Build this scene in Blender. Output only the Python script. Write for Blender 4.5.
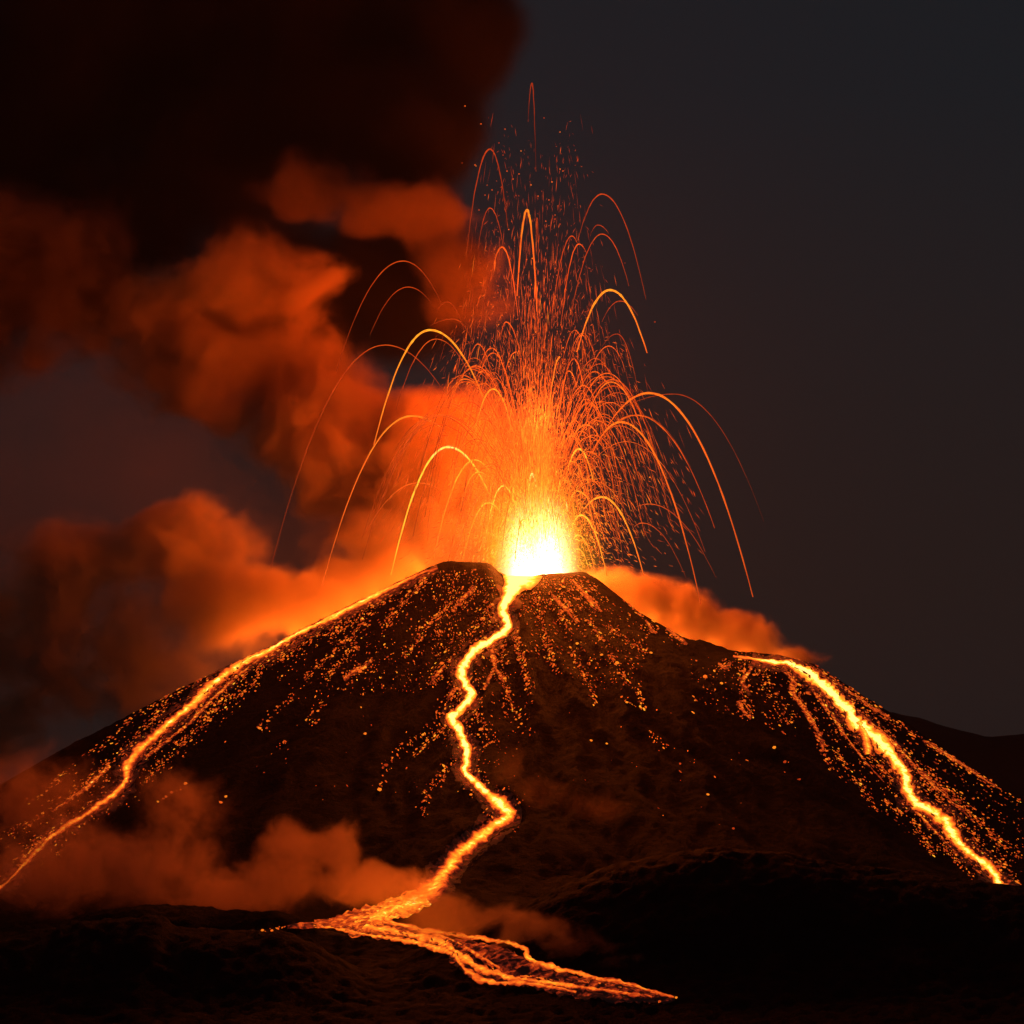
import bpy, math, random
import numpy as np
from mathutils import Vector
from mathutils.bvhtree import BVHTree

for o in list(bpy.data.objects):
    bpy.data.objects.remove(o)
S = bpy.context.scene
COL = S.collection
random.seed(7)
RNG = np.random.default_rng(11)

# ------------------------------------------------------------------ camera, sky, exposure
# one metre per pixel at the plane of the crater (y = 0); the camera stands CAM_D metres in front of it
CAM_D, EYE_ROW = 2600.0, 860.0
cam_data = bpy.data.cameras.new('camera')
cam = bpy.data.objects.new('camera', cam_data)
COL.objects.link(cam)
cam.location = (0, -CAM_D, 0)
cam.rotation_euler = (math.pi/2, 0, 0)
cam_data.sensor_width = 36.0
cam_data.lens = 36.0*CAM_D/1024.0
cam_data.shift_y = (EYE_ROW-512.0)/1024.0
cam_data.clip_start = 1.0
cam_data.clip_end = 60000.0
S.camera = cam

SUN_EL, SUN_ROT = math.radians(-3.0), math.radians(180)
world = bpy.data.worlds.new('World')
S.world = world
world.use_nodes = True
wn = world.node_tree.nodes
wl = world.node_tree.links
wn.clear()
w_out = wn.new('ShaderNodeOutputWorld')
w_bg = wn.new('ShaderNodeBackground')
w_sky = wn.new('ShaderNodeTexSky')
w_sky.sky_type = 'NISHITA'
w_sky.sun_disc = False
w_sky.sun_elevation = SUN_EL
w_sky.sun_rotation = SUN_ROT
w_sky.air_density = 1.0
w_sky.dust_density = 3.0
w_sky.ozone_density = 1.0
w_bg.inputs['Strength'].default_value = 0.05
w_hs = wn.new('ShaderNodeHueSaturation')
w_hs.inputs['Saturation'].default_value = 0.9
wl.new(w_sky.outputs['Color'], w_hs.inputs['Color'])
wl.new(w_hs.outputs['Color'], w_bg.inputs['Color'])
w_night = wn.new('ShaderNodeBackground')
w_tc = wn.new('ShaderNodeTexCoord')
w_sep = wn.new('ShaderNodeSeparateXYZ')
w_ramp = wn.new('ShaderNodeValToRGB')
wl.new(w_tc.outputs['Generated'], w_sep.inputs[0])
wl.new(w_sep.outputs['Z'], w_ramp.inputs['Fac'])
for i_, (p_, c_) in enumerate(((0.0, (0.0170, 0.0110, 0.0098)), (0.10, (0.0150, 0.0105, 0.0096)), (0.28, (0.0058, 0.0096, 0.0126)), (1.0, (0.004, 0.006, 0.009)))):
    e_ = w_ramp.color_ramp.elements[i_] if i_ < 2 else w_ramp.color_ramp.elements.new(p_)
    e_.position = p_; e_.color = (*c_, 1)
wl.new(w_ramp.outputs['Color'], w_night.inputs['Color'])
w_night.inputs['Strength'].default_value = 1.0
w_add = wn.new('ShaderNodeAddShader')
wl.new(w_bg.outputs['Background'], w_add.inputs[0])
wl.new(w_night.outputs['Background'], w_add.inputs[1])
wl.new(w_add.outputs['Shader'], w_out.inputs['Surface'])

sun_data = bpy.data.lights.new('sun', 'SUN')
sun_data.energy = 0.004
sun_data.angle = math.radians(10)
sun_data.color = (0.75, 0.85, 1.0)
sun = bpy.data.objects.new('sun', sun_data)
COL.objects.link(sun)
sun.rotation_euler = (math.radians(50), 0, math.radians(35))

S.view_settings.view_transform = 'Standard'
S.view_settings.look = 'None'
S.view_settings.exposure = 0.0
S.view_settings.gamma = 1.0
S.render.engine = 'CYCLES'
S.cycles.max_bounces = 6
S.cycles.diffuse_bounces = 2
S.cycles.volume_bounces = 1
S.cycles.transparent_max_bounces = 32
S.cycles.volume_step_rate = 1.0
S.cycles.volume_max_steps = 96
S.cycles.use_denoising = True
S.cycles.sample_clamp_indirect = 4.0
S.cycles.use_adaptive_sampling = True
S.cycles.adaptive_threshold = 0.02

HAZE = 1.1e-5

# ------------------------------------------------------------------ helpers
def at(px, py, y=0.0):
    s = (CAM_D+y)/CAM_D
    return Vector(((px-512.0)*s, y, (EYE_ROW-py)*s))

def tag(o, label=None, cat=None, group=None, kind=None):
    if label: o['label'] = label
    if cat: o['category'] = cat
    if group: o['group'] = group
    if kind: o['kind'] = kind
    return o

def mesh_obj(name, verts, faces, mat, parent=None, smooth=True, attrs=None, origin=None):
    me = bpy.data.meshes.new(name)
    verts = np.asarray(verts, dtype=np.float64)
    if origin is not None:
        verts = verts-np.asarray(origin)
    me.from_pydata(verts.tolist(), [], [list(map(int, f)) for f in faces])
    if attrs:
        for k, v in attrs.items():
            a = me.attributes.new(k, 'FLOAT', 'POINT')
            a.data.foreach_set('value', np.asarray(v, dtype=np.float32))
    if smooth:
        me.polygons.foreach_set('use_smooth', [True]*len(me.polygons))
    me.update()
    if mat: me.materials.append(mat)
    o = bpy.data.objects.new(name, me)
    COL.objects.link(o)
    if origin is not None: o.location = origin
    if parent:
        o.parent = parent
    return o

def empty(name, loc):
    o = bpy.data.objects.new(name, None)
    COL.objects.link(o)
    o.location = loc
    o.empty_display_size = 5
    return o

_perm = np.random.default_rng(3).permutation(512)
_perm = np.concatenate([_perm, _perm, _perm])
_gr = np.random.default_rng(4).normal(size=(512, 2))
_gr /= np.linalg.norm(_gr, axis=1)[:, None]

def perlin(x, y):
    xi = np.floor(x).astype(int); yi = np.floor(y).astype(int)
    xf = x-xi; yf = y-yi
    u = xf*xf*xf*(xf*(xf*6-15)+10); v = yf*yf*yf*(yf*(yf*6-15)+10)
    def g(ix, iy, dx, dy):
        h = _perm[(_perm[ix & 511]+iy) & 511]
        return _gr[h, 0]*dx+_gr[h, 1]*dy
    a = g(xi, yi, xf, yf); b = g(xi+1, yi, xf-1, yf)
    c = g(xi, yi+1, xf, yf-1); d = g(xi+1, yi+1, xf-1, yf-1)
    return (a+u*(b-a))*(1-v)+(c+u*(d-c))*v

def fbm(x, y, octaves=5, rough=0.5, ridged=False):
    t = 0.0; amp = 1.0; f = 1.0; n = 0.0
    for _ in range(octaves):
        p = perlin(x*f+17.3*f, y*f-9.1*f)*1.5
        if ridged: p = 0.6-np.abs(p)*1.4
        t = t+p*amp; n += amp; amp *= rough; f *= 2.03
    return t/n

def smooth01(x):
    x = np.clip(x, 0, 1)
    return x*x*(3-2*x)

# ------------------------------------------------------------------ materials
def new_mat(name):
    m = bpy.data.materials.new(name)
    m.use_nodes = True
    m.node_tree.nodes.clear()
    return m, m.node_tree.nodes, m.node_tree.links

def rock_material(name, dark, light, scale):
    m, n, l = new_mat(name)
    out = n.new('ShaderNodeOutputMaterial')
    b = n.new('ShaderNodeBsdfPrincipled')
    b.inputs['Roughness'].default_value = 0.92
    b.inputs['Specular IOR Level'].default_value = 0.06
    tc = n.new('ShaderNodeTexCoord')
    n1 = n.new('ShaderNodeTexNoise'); n1.inputs['Scale'].default_value = scale; n1.inputs['Detail'].default_value = 8
    n1.inputs['Roughness'].default_value = 0.65
    n2 = n.new('ShaderNodeTexNoise'); n2.inputs['Scale'].default_value = scale*9; n2.inputs['Detail'].default_value = 6
    n2.inputs['Roughness'].default_value = 0.7
    l.new(tc.outputs['Object'], n1.inputs['Vector']); l.new(tc.outputs['Object'], n2.inputs['Vector'])
    r = n.new('ShaderNodeValToRGB')
    r.color_ramp.elements[0].position = 0.35; r.color_ramp.elements[0].color = (*dark, 1)
    r.color_ramp.elements[1].position = 0.7; r.color_ramp.elements[1].color = (*light, 1)
    l.new(n1.outputs['Fac'], r.inputs['Fac'])
    bp = n.new('ShaderNodeBump'); bp.inputs['Strength'].default_value = 0.9; bp.inputs['Distance'].default_value = 2.5
    l.new(n2.outputs['Fac'], bp.inputs['Height'])
    l.new(r.outputs['Color'], b.inputs['Base Color'])
    l.new(bp.outputs['Normal'], b.inputs['Normal'])
    l.new(b.outputs['BSDF'], out.inputs['Surface'])
    return m

def heat_ramp(n):
    r = n.new('ShaderNodeValToRGB')
    e = r.color_ramp.elements
    stops = [(0.0, (0.004, 0.0012, 0.001)), (0.15, (0.10, 0.008, 0.003)), (0.35, (0.46, 0.035, 0.005)), (0.55, (0.95, 0.125, 0.010)),
             (0.75, (1.2, 0.34, 0.018)), (0.9, (1.5, 0.75, 0.05)), (1.0, (1.9, 1.25, 0.30))]
    e[0].position, e[0].color = stops[0][0], (*stops[0][1], 1)
    e[1].position, e[1].color = stops[-1][0], (*stops[-1][1], 1)
    for p, c in stops[1:-1]:
        x = e.new(p); x.color = (*c, 1)
    return r

def lava_material(name, crust=0.0, scale=0.12, strength=1.0, use_attr=True, rand=False, sample='NONE', base=0.6):
    """molten rock: its own temperature (an attribute or a per-object spread) drives how it glows; cooled crust stays dark"""
    m, n, l = new_mat(name)
    out = n.new('ShaderNodeOutputMaterial')
    b = n.new('ShaderNodeBsdfPrincipled')
    b.inputs['Base Color'].default_value = (0.03, 0.025, 0.022, 1)
    b.inputs['Roughness'].default_value = 0.9
    r = heat_ramp(n)
    src = None
    if use_attr:
        a = n.new('ShaderNodeAttribute'); a.attribute_name = 'melt'
        src = a.outputs['Fac']
    elif rand:
        oi = n.new('ShaderNodeObjectInfo')
        mr = n.new('ShaderNodeMapRange')
        mr.inputs['To Min'].default_value = base-0.2; mr.inputs['To Max'].default_value = base+0.22
        l.new(oi.outputs['Random'], mr.inputs['Value'])
        src = mr.outputs['Result']
    if crust > 0:
        tc = n.new('ShaderNodeTexCoord')
        nz = n.new('ShaderNodeTexNoise'); nz.inputs['Scale'].default_value = scale; nz.inputs['Detail'].default_value = 5
        nz.inputs['Roughness'].default_value = 0.62; nz.inputs['Distortion'].default_value = 0.6
        l.new(tc.outputs['Object'], nz.inputs['Vector'])
        mr = n.new('ShaderNodeMapRange'); mr.inputs['From Min'].default_value = 0.3; mr.inputs['From Max'].default_value = 0.7
        mr.inputs['To Min'].default_value = -crust; mr.inputs['To Max'].default_value = crust*0.6
        l.new(nz.outputs['Fac'], mr.inputs['Value'])
        ad = n.new('ShaderNodeMath'); ad.operation = 'ADD'
        l.new(src, ad.inputs[0]); l.new(mr.outputs['Result'], ad.inputs[1])
        src = ad.outputs[0]
    l.new(src, r.inputs['Fac'])
    l.new(r.outputs['Color'], b.inputs['Emission Color'])
    b.inputs['Emission Strength'].default_value = strength
    l.new(b.outputs['BSDF'], out.inputs['Surface'])
    m.cycles.emission_sampling = sample
    return m

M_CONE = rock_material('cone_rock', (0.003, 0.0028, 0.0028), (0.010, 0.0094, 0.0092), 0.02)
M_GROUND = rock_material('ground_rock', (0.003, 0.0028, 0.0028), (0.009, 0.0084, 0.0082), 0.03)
M_HILL = rock_material('hill_rock', (0.02, 0.018, 0.017), (0.04, 0.036, 0.034), 0.004)
M_FLOW = lava_material('flowing_lava', crust=0.30, scale=0.13, strength=1.15, sample='FRONT')
M_FAN = lava_material('crusting_lava', crust=0.5, scale=0.14, strength=1.0, sample='FRONT')
M_CHANNEL = lava_material('channel_lava', crust=0.30, scale=0.16, strength=1.0, sample='FRONT')
M_MARGIN = lava_material('halo_margin_glow', crust=0.34, scale=0.3, strength=1.0)
M_RIVULET = lava_material('rivulet_lava', crust=0.65, scale=0.28, strength=0.95)
M_ARC = lava_material('thrown_lava', strength=1.0)
M_SPRAY = lava_material('spatter_lava', strength=1.25)
M_EMBER = lava_material('ember_lava', use_attr=False, rand=True, base=0.50, strength=1.0)
M_BOMB = lava_material('bomb_lava', use_attr=False, rand=True, base=0.45, strength=1.0)

# ------------------------------------------------------------------ terrain
AX = 13.0
L_R = [0, 60, 85, 127, 195, 255, 349, 402, 444, 525, 700, 900, 1300]
L_Z = [272, 288, 293, 276, 243, 210, 166, 137, 117, 68, -10, -70, -150]
R_R = [0, 45, 60, 75, 115, 165, 178, 210, 255, 287, 325, 355, 378, 435, 499, 620, 850, 1300]
R_Z = [272, 285, 287, 278, 245, 215, 215, 203, 200, 192, 168, 148, 133, 92, 48, -15, -70, -150]
F_R = [0, 55, 70, 100, 150, 250, 350, 450, 550, 650, 800, 1300]
F_Z = [268, 278, 279, 262, 226, 160, 95, 38, -12, -50, -90, -170]

def cone_h(x, y, detail=True):
    dx, dy = x-AX, y
    r = np.sqrt(dx*dx+dy*dy)+1e-6
    c, s = dx/r, dy/r
    wr = np.maximum(c, 0)**2; wl_ = np.maximum(-c, 0)**2; wf = s*s
    h = wr*np.interp(r, R_R, R_Z)+wl_*np.interp(r, L_R, L_Z)+wf*np.interp(r, F_R, F_Z)
    # crater bowl with lava inside
    h = h-26*smooth01((62-r)/40)
    # left front shoulder of the rim stands a little higher than the lava lip
    h = h+8*smooth01((-9-x)/15)*np.exp(-((y+62)/42)**2)*smooth01((130+x)/60)
    # notch where the central flow spills over
    h = h-3.5*np.exp(-((x-8)/19)**4)*np.exp(-((y+66)/26)**2)
    if detail:
        th = np.arctan2(c, -s)      # seam at the back
        fade = smooth01((r-70)/160)
        gul = perlin(th*7+fbm(x*0.006, y*0.006, 3)*1.2, r*0.0016+5.0)
        side = 0.35+0.65*wf
        h = h+gul*11*fade*side+perlin(th*19+fbm(x*0.01, y*0.01, 2), r*0.003+2.0)*5*fade*side
        h = h+(fbm(th*16+fbm(x*0.012, y*0.012, 2)*0.9, r*0.007, 5, 0.55)*8+fbm(x*0.03, y*0.03, 4, 0.55)*1.6)*fade*side
        h = h+fbm(x*0.09, y*0.09, 4, 0.6, True)*(1.4+0.8*fade)
    return h

FH_Y = -760.0
fs = (CAM_D+FH_Y)/CAM_D
FH_PX = np.array([400, 480, 540, 600, 660, 720, 790, 846, 902, 959, 1015, 1080, 1300])
FH_ROW = np.array([965, 925, 898, 872, 856, 850, 856, 868, 873, 881, 890, 902, 950])
LR_Y = -840.0
ls_ = (CAM_D+LR_Y)/CAM_D
LR_PX = np.array([-300, 0, 30, 60, 68, 100, 125, 146, 165, 176, 195, 240, 285, 320, 380])
LR_ROW = np.array([945, 935, 932, 931, 926, 924, 919, 916, 919, 929, 931, 932, 934, 950, 990])
LB_Y = -690.0
lb = (CAM_D+LB_Y)/CAM_D
LB_PX = np.array([-200, 60, 110, 150, 200, 235, 275, 300, 330])
LB_ROW = np.array([935, 922, 912, 906, 908, 913, 911, 919, 935])

def ground_h(x, y, detail=True):
    base = np.interp(y, [-2600, -2300, -1900, -1300, -1050, -1000, -900, -600, 0, 3000], [-3, -25, -70, -112, -112, -106, -95, -52, -55, -60])
    h = base
    def ridge(h, y0, sc, pxs, rows, wn_, wf_):
        zc = (EYE_ROW-np.interp(x/sc+512.0, pxs, rows))*sc
        d = y-y0
        w = np.where(d < 0, np.exp(-(d/wn_)**2), np.exp(-(d/wf_)**2))
        return np.maximum(h, h+(zc-h)*w)
    h = ridge(h, FH_Y, fs, FH_PX, FH_ROW, 120.0, 90.0)
    h = ridge(h, LB_Y, lb, LB_PX, LB_ROW, 60.0, 50.0)
    h = ridge(h, LR_Y, ls_, LR_PX, LR_ROW, 75.0, 45.0)
    if detail:
        near = np.exp(-((y+850)/500)**2)*np.exp(-(x/1500)**2)
        h = h+near*(fbm(x*0.02, y*0.02, 5, 0.55)*5.0+fbm(x*0.07, y*0.07, 4, 0.62, True)*5.5)
        far = smooth01((np.sqrt(x*x+y*y)-1500)/3000)
        h = h+far*fbm(x*0.0007, y*0.0007, 4)*25
    return h

def grid_mesh(xs, ys, hf, keep=None):
    X, Y = np.meshgrid(xs, ys)
    Z = hf(X, Y)
    V = np.stack([X.ravel(), Y.ravel(), Z.ravel()], 1)
    nx, ny = len(xs), len(ys)
    i = np.arange(ny-1)[:, None]*nx+np.arange(nx-1)[None, :]
    F = np.stack([i, i+1, i+nx+1, i+nx], -1).reshape(-1, 4)
    if keep is not None:
        k = keep(X, Y, Z).ravel()
        F = F[k[F].any(1)]
        used = np.unique(F)
        m = -np.ones(len(V), int); m[used] = np.arange(len(used))
        V, F = V[used], m[F]
    return V, F

# the two first-pass sheets, only to find where the flow channels run
gx = np.arange(-960, 961, 3.6)
gy = np.arange(-800, 480, 3.6)

def out_axis(lo, hi, step, far):
    a = list(np.arange(lo, hi+step, step)); s = step
    left, right = [], []
    x = a[0]
    while x > -far:
        s *= 1.35; x -= s; left.append(x)
    s = step; x = a[-1]
    while x < far:
        s *= 1.35; x += s; right.append(x)
    return np.array(left[::-1]+a+right)

grx = out_axis(-560, 560, 3.2, 26000)
gry = out_axis(-1050, -540, 3.2, 26000)

def bvh_of(V, F):
    return BVHTree.FromPolygons([tuple(v) for v in V], [tuple(int(k) for k in f) for f in F])

EYE = Vector((0, -CAM_D, 0))

# flow courses as seen from the camera: (column, row, half width)
CENTRAL = [(521, 573, 24), (520, 577, 21), (516, 583, 15), (511, 590, 9.5), (507, 600, 6.5), (503, 612, 6), (506, 620, 6), (508, 627, 5.5), (499, 635, 5), (489, 642, 5), (478, 648, 5.5),
           (470, 656, 6), (463, 667, 6), (462, 676, 5.5), (466, 686, 5.5), (471, 695, 5.5), (466, 704, 5.5), (457, 713, 6), (452, 720, 6.5), (458, 729, 6), (463, 738, 5.5),
           (466, 750, 5.5), (467, 762, 5), (465, 772, 5), (477, 784, 5), (487, 792, 5.5), (494, 799, 7), (503, 808, 9), (508, 816, 9), (499, 823, 7.5), (488, 831, 8),
           (476, 841, 8.5), (465, 850, 8.5), (455, 860, 8.5), (448, 869, 9), (440, 878, 11), (432, 889, 13), (424, 897, 11)]
FAN_MAIN = [(432, 890, 12), (422, 899, 11), (406, 906, 10.5), (386, 913, 11), (366, 919, 12), (352, 923, 12), (360, 927, 9), (384, 931, 7), (410, 935, 6.5), (434, 941, 7), (452, 950, 9),
            (463, 960, 9), (474, 969, 8.5), (492, 976, 7.5), (515, 980, 6), (540, 984, 6), (566, 989, 7), (596, 994, 7), (630, 997, 6), (660, 998, 5), (675, 998, 3)]
FAN_TIP = [(370, 919, 8), (345, 922, 6), (322, 925, 4.5), (300, 926.5, 3), (287, 928, 1.5)]
FAN_SIDE = [(432, 934, 4), (460, 939, 4.5), (490, 943, 4.5), (515, 947, 4), (526, 952, 4), (524, 958, 3.5), (536, 965, 3.5), (558, 971, 3.5), (586, 977, 3.5), (612, 983, 4), (640, 988, 4), (664, 995, 4)]
FAN_CRUST = [(455, 941, 4), (482, 951, 8), (500, 960, 12), (525, 970, 11), (556, 979, 8), (590, 985, 6), (630, 991, 5), (655, 995, 3)]
FAN_CHANNELS = [
 ([(428, 893, 7), (412, 902, 6), (392, 911, 5), (372, 918, 5), (352, 922, 4), (328, 924, 3), (300, 926, 1.6)], [0.86, 0.82, 0.74, 0.68, 0.62]),
 ([(300, 927, 1.2), (329, 928, 1.8), (362, 935, 2), (403, 941, 2), (436, 948, 2.4), (456, 957, 3), (461, 966, 3), (474, 977, 3), (493, 983, 2.4), (526, 984, 1.8), (559, 989, 1.5), (576, 993, 1)], [0.62, 0.66, 0.7, 0.7, 0.66, 0.62, 0.55]),
 ([(396, 909, 3.4), (372, 918, 4), (362, 924, 3.4), (382, 930, 3), (410, 935, 2.6), (436, 941, 3.2), (453, 950, 3.4), (468, 961, 3.4), (485, 971, 3), (515, 979, 2.4), (560, 985, 2), (600, 990, 1.8), (640, 996, 1.4)], [0.8, 0.72, 0.7, 0.72, 0.7, 0.66, 0.6, 0.56]),
 ([(414, 902, 2.6), (392, 913, 2.4), (387, 921, 1.8), (415, 929, 1.8), (452, 935, 1.8), (485, 940, 1.8), (514, 945, 1.8), (526, 950, 2), (527, 957, 2), (545, 966, 2.2), (570, 972, 2), (591, 977, 1.8), (632, 986, 1.8), (662, 995, 1.6), (674, 998, 1)], [0.76, 0.68, 0.66, 0.68, 0.7, 0.66, 0.6, 0.56]),
 ([(520, 977, 1.4), (560, 981, 1.8), (600, 985, 1.6), (632, 991, 1.4), (652, 998, 1)], [0.5, 0.6, 0.56, 0.5]),
 ([(380, 922, 1.2), (420, 931, 1.6), (455, 942, 1.4), (480, 957, 1.6), (500, 969, 1.2)], [0.56, 0.6, 0.55])]
LEFT = [(438, 569, 2.0), (420, 575, 2.2), (398, 585, 2.8), (367, 600, 3.4), (332, 618, 3.4), (297, 635, 3.4), (270, 650, 4.2), (242, 664, 5.5), (215, 683, 6.5), (191, 706, 6), (164, 728, 5.8), (148, 743, 6), (136, 754, 7),
        (126, 768, 6), (127, 780, 5.5), (114, 794, 5.5), (86, 815, 4.2), (68, 826, 3.8), (50, 838, 3.8), (37, 852, 4.2), (22, 867, 3.6), (10, 880, 3.2), (-2, 890, 3), (-26, 906, 3)]
RIGHT = [(733, 657, 1.8), (752, 659.5, 2.2), (775, 662.5, 3), (792, 665.5, 4.5), (809, 674, 6), (827, 690, 7), (843, 707, 8), (857, 722, 9.5), (874, 737, 8), (890, 753, 7.5), (902, 769, 7.5), (905, 781, 7),
         (908, 793, 7), (917, 804, 6.5), (931, 812, 7), (946, 823, 8), (954, 838, 6), (968, 852, 5.5), (984, 864, 5.5), (993, 874, 7), (1000, 884, 8.5), (1006, 894, 8)]
RIVULETS = {
    'right_inner': [(803, 676, 1.4), (820, 700, 1.8), (836, 722, 1.6), (852, 745, 1.8), (868, 765, 1.4), (884, 782, 1)],
    'right_lower': [(884, 756, 1.2), (898, 778, 1.6), (908, 802, 1.8), (926, 822, 1.6), (942, 838, 1.4), (958, 856, 1)],
    'right_beyond': [(848, 702, 1.4), (874, 726, 2), (900, 750, 1.8), (926, 778, 1.8), (950, 800, 1.4), (974, 822, 1)],
    'right_second': [(784, 665, 3), (791, 680, 4), (795, 696, 3.5), (806, 712, 4), (816, 727, 3.5), (821, 742, 3), (824, 752, 3)],
    'right_spur': [(858, 722, 5), (864, 734, 5), (867, 746, 5), (868, 755, 3)],
    'right_outer': [(812, 668, 2), (832, 682, 2), (850, 692, 1.6), (872, 707, 1.4), (890, 719, 1.4)],
    'right_far': [(922, 741, 1), (938, 749, 1.5), (955, 760, 1.5), (975, 773, 1.2), (997, 788, 1)],
    'shoulder': [(750, 664, 1.5), (751, 671, 2), (744, 679, 3), (742, 684, 3), (748, 690, 2.4), (750, 696, 2)],
    'shoulder_low': [(738, 701, 2), (741, 708, 2.4), (744, 714, 1.8), (751, 719, 1.4)],
    'shoulder_hook': [(718, 663, 1.4), (722, 667, 2), (727, 667, 2), (731, 662, 1.4)],
    'right_rim': [(666, 629, 1.2), (674, 634, 1.8), (681, 640, 2), (687, 645, 2)],
    'right_rim_upper': [(646, 620, 1), (651, 628, 1.8), (656, 634, 1.6)],
    'right_slope': [(552, 595, 1.4), (560, 604, 2), (569, 613, 2.2), (577, 624, 1.8)],
    'right_slope_edge': [(572, 580, 1.4), (583, 592, 2.2), (594, 604, 2), (602, 612, 1.4)],
    'central_branch': [(493, 643, 1.6), (492, 655, 2), (495, 667, 2), (489, 679, 1.8), (484, 689, 2)],
    'central_twig': [(495, 668, 1.5), (500, 676, 1.6), (504, 683, 1)],
    'left_slope': [(474, 586, 2), (468, 594, 2.4), (459, 602, 2), (452, 612, 1.6)],
    'left_slope_low': [(372, 661, 1.6), (363, 667, 2.2), (353, 672, 2.2), (344, 680, 1.8)],
    'left_bank': [(447, 665, 1), (440, 672, 1.8), (430, 684, 1.4)],
    'central_elbow': [(462, 687, 2), (452, 692, 2), (449, 700, 1.6)],
    'left_braid': [(262, 657, 2), (238, 676, 2.4), (214, 698, 2), (190, 722, 1.8), (166, 742, 1.6), (146, 757, 2)],
    'left_lower_braid': [(52, 832, 1.2), (36, 846, 1.8), (24, 858, 1.6), (19, 868, 1.6)],
    'left_upper_braid': [(110, 766, 1.2), (99, 776, 1.8), (86, 788, 1.6), (70, 799, 1.2), (52, 812, 1)],
}

def resample(pts, step):
    p = np.array(pts, float)
    q = np.vstack([2*p[0]-p[1], p, 2*p[-1]-p[-2]])
    o = []
    for i in range(1, len(q)-2):
        d = np.linalg.norm(q[i+1, :2]-q[i, :2]); k = max(2, int(d/step))
        for j in range(k):
            t = j/k
            o.append(0.5*((2*q[i])+(q[i+1]-q[i-1])*t+(2*q[i-1]-5*q[i]+4*q[i+1]-q[i+2])*t*t+(3*q[i]-q[i-1]-3*q[i+1]+q[i+2])*t**3))
    o.append(p[-1])
    o = np.array(o)
    o[:, 2] = np.maximum(o[:, 2], 0.3)
    return o

class Ground:
    def __init__(self, sheets):
        self.trees = [bvh_of(V, F) for V, F in sheets]
    def hit(self, px, py, slack=14, only=None):
        for k in range(slack+1):
            d = (at(px, py+k, 0)-EYE).normalized()
            best = None
            for t in (self.trees if only is None else self.trees[:only]):
                loc, nor, idx, dist = t.ray_cast(EYE, d, 8000)
                if loc is not None and (best is None or dist < best[2]):
                    if nor.z < 0: nor = -nor
                    best = (loc, nor, dist)
            if best is not None and best[2] < 4200:
                return best
        return None

def keep_cone(X, Y, Z):
    return Z > ground_h(X, Y, False)-14

V1, F1 = grid_mesh(np.arange(-960, 961, 8.0), np.arange(-800, 560, 8.0), lambda x, y: cone_h(x, y, True), keep_cone)
first = Ground([(V1, F1)])
CH = []
for pts in (CENTRAL[5:], LEFT[6:], RIGHT[3:]):
    for px, py, w in resample(pts, 4.0):
        h = first.hit(px, py)
        if h: CH.append((h[0].x, h[0].y, w))
CH = np.array(CH)

def cone_carved(x, y):
    h = cone_h(x, y)
    sh = h.shape; xf = x.ravel(); yf = y.ravel()
    cut = np.zeros(len(xf))
    for cx, cy, w in CH:
        m = (np.abs(xf-cx) < 30) & (np.abs(yf-cy) < 30)
        if not m.any(): continue
        d2 = (xf[m]-cx)**2+(yf[m]-cy)**2
        g = 4.5*np.exp(-d2/(1.4*w)**2)-1.6*np.exp(-(np.sqrt(d2)-2.6*w)**2/(0.9*w)**2)
        cut[m] = np.where(np.abs(g) > np.abs(cut[m]), g, cut[m])
    return h-cut.reshape(sh)

VC, FC = grid_mesh(gx, gy, cone_carved, keep_cone)
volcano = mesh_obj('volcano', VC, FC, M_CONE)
tag(volcano, 'broad dark volcanic cone of black rock with a notched crater rim', 'volcano', kind='structure')
VG, FG = grid_mesh(grx, gry, ground_h)
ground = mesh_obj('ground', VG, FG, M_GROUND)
tag(ground, 'black lava field with low rocky ridges in front of the volcano', 'ground', kind='structure')
LAND = Ground([(VC, FC), (VG, FG)])

# far hill to the right behind the cone
HY = 1700.0
hs = (CAM_D+HY)/CAM_D
HP = np.array([500, 700, 820, 890, 915, 940, 965, 985, 1005, 1024, 1060, 1120, 1250, 1500])
HR = np.array([800, 745, 712, 712, 718, 726, 732, 737, 736, 734, 728, 722, 745, 800])
hx = np.arange(-200, 2200, 14.0); hy = np.arange(HY-900, HY+900, 30.0)
def hill_h(x, y):
    zc = (EYE_ROW-np.interp(x/hs+512, HP, HR))*hs
    w = np.exp(-((y-HY)/430)**2)
    return -80+(zc+80)*w+fbm(x*0.008, y*0.008, 5)*7*(0.3+0.7*(1-w))+fbm(x*0.03, y*0.03, 3)*2
VH, FH = grid_mesh(hx, hy, hill_h)
tag(mesh_obj('hill', VH, FH, M_HILL), 'dark rounded hill behind the right foot of the volcano', 'hill', kind='structure')

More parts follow.
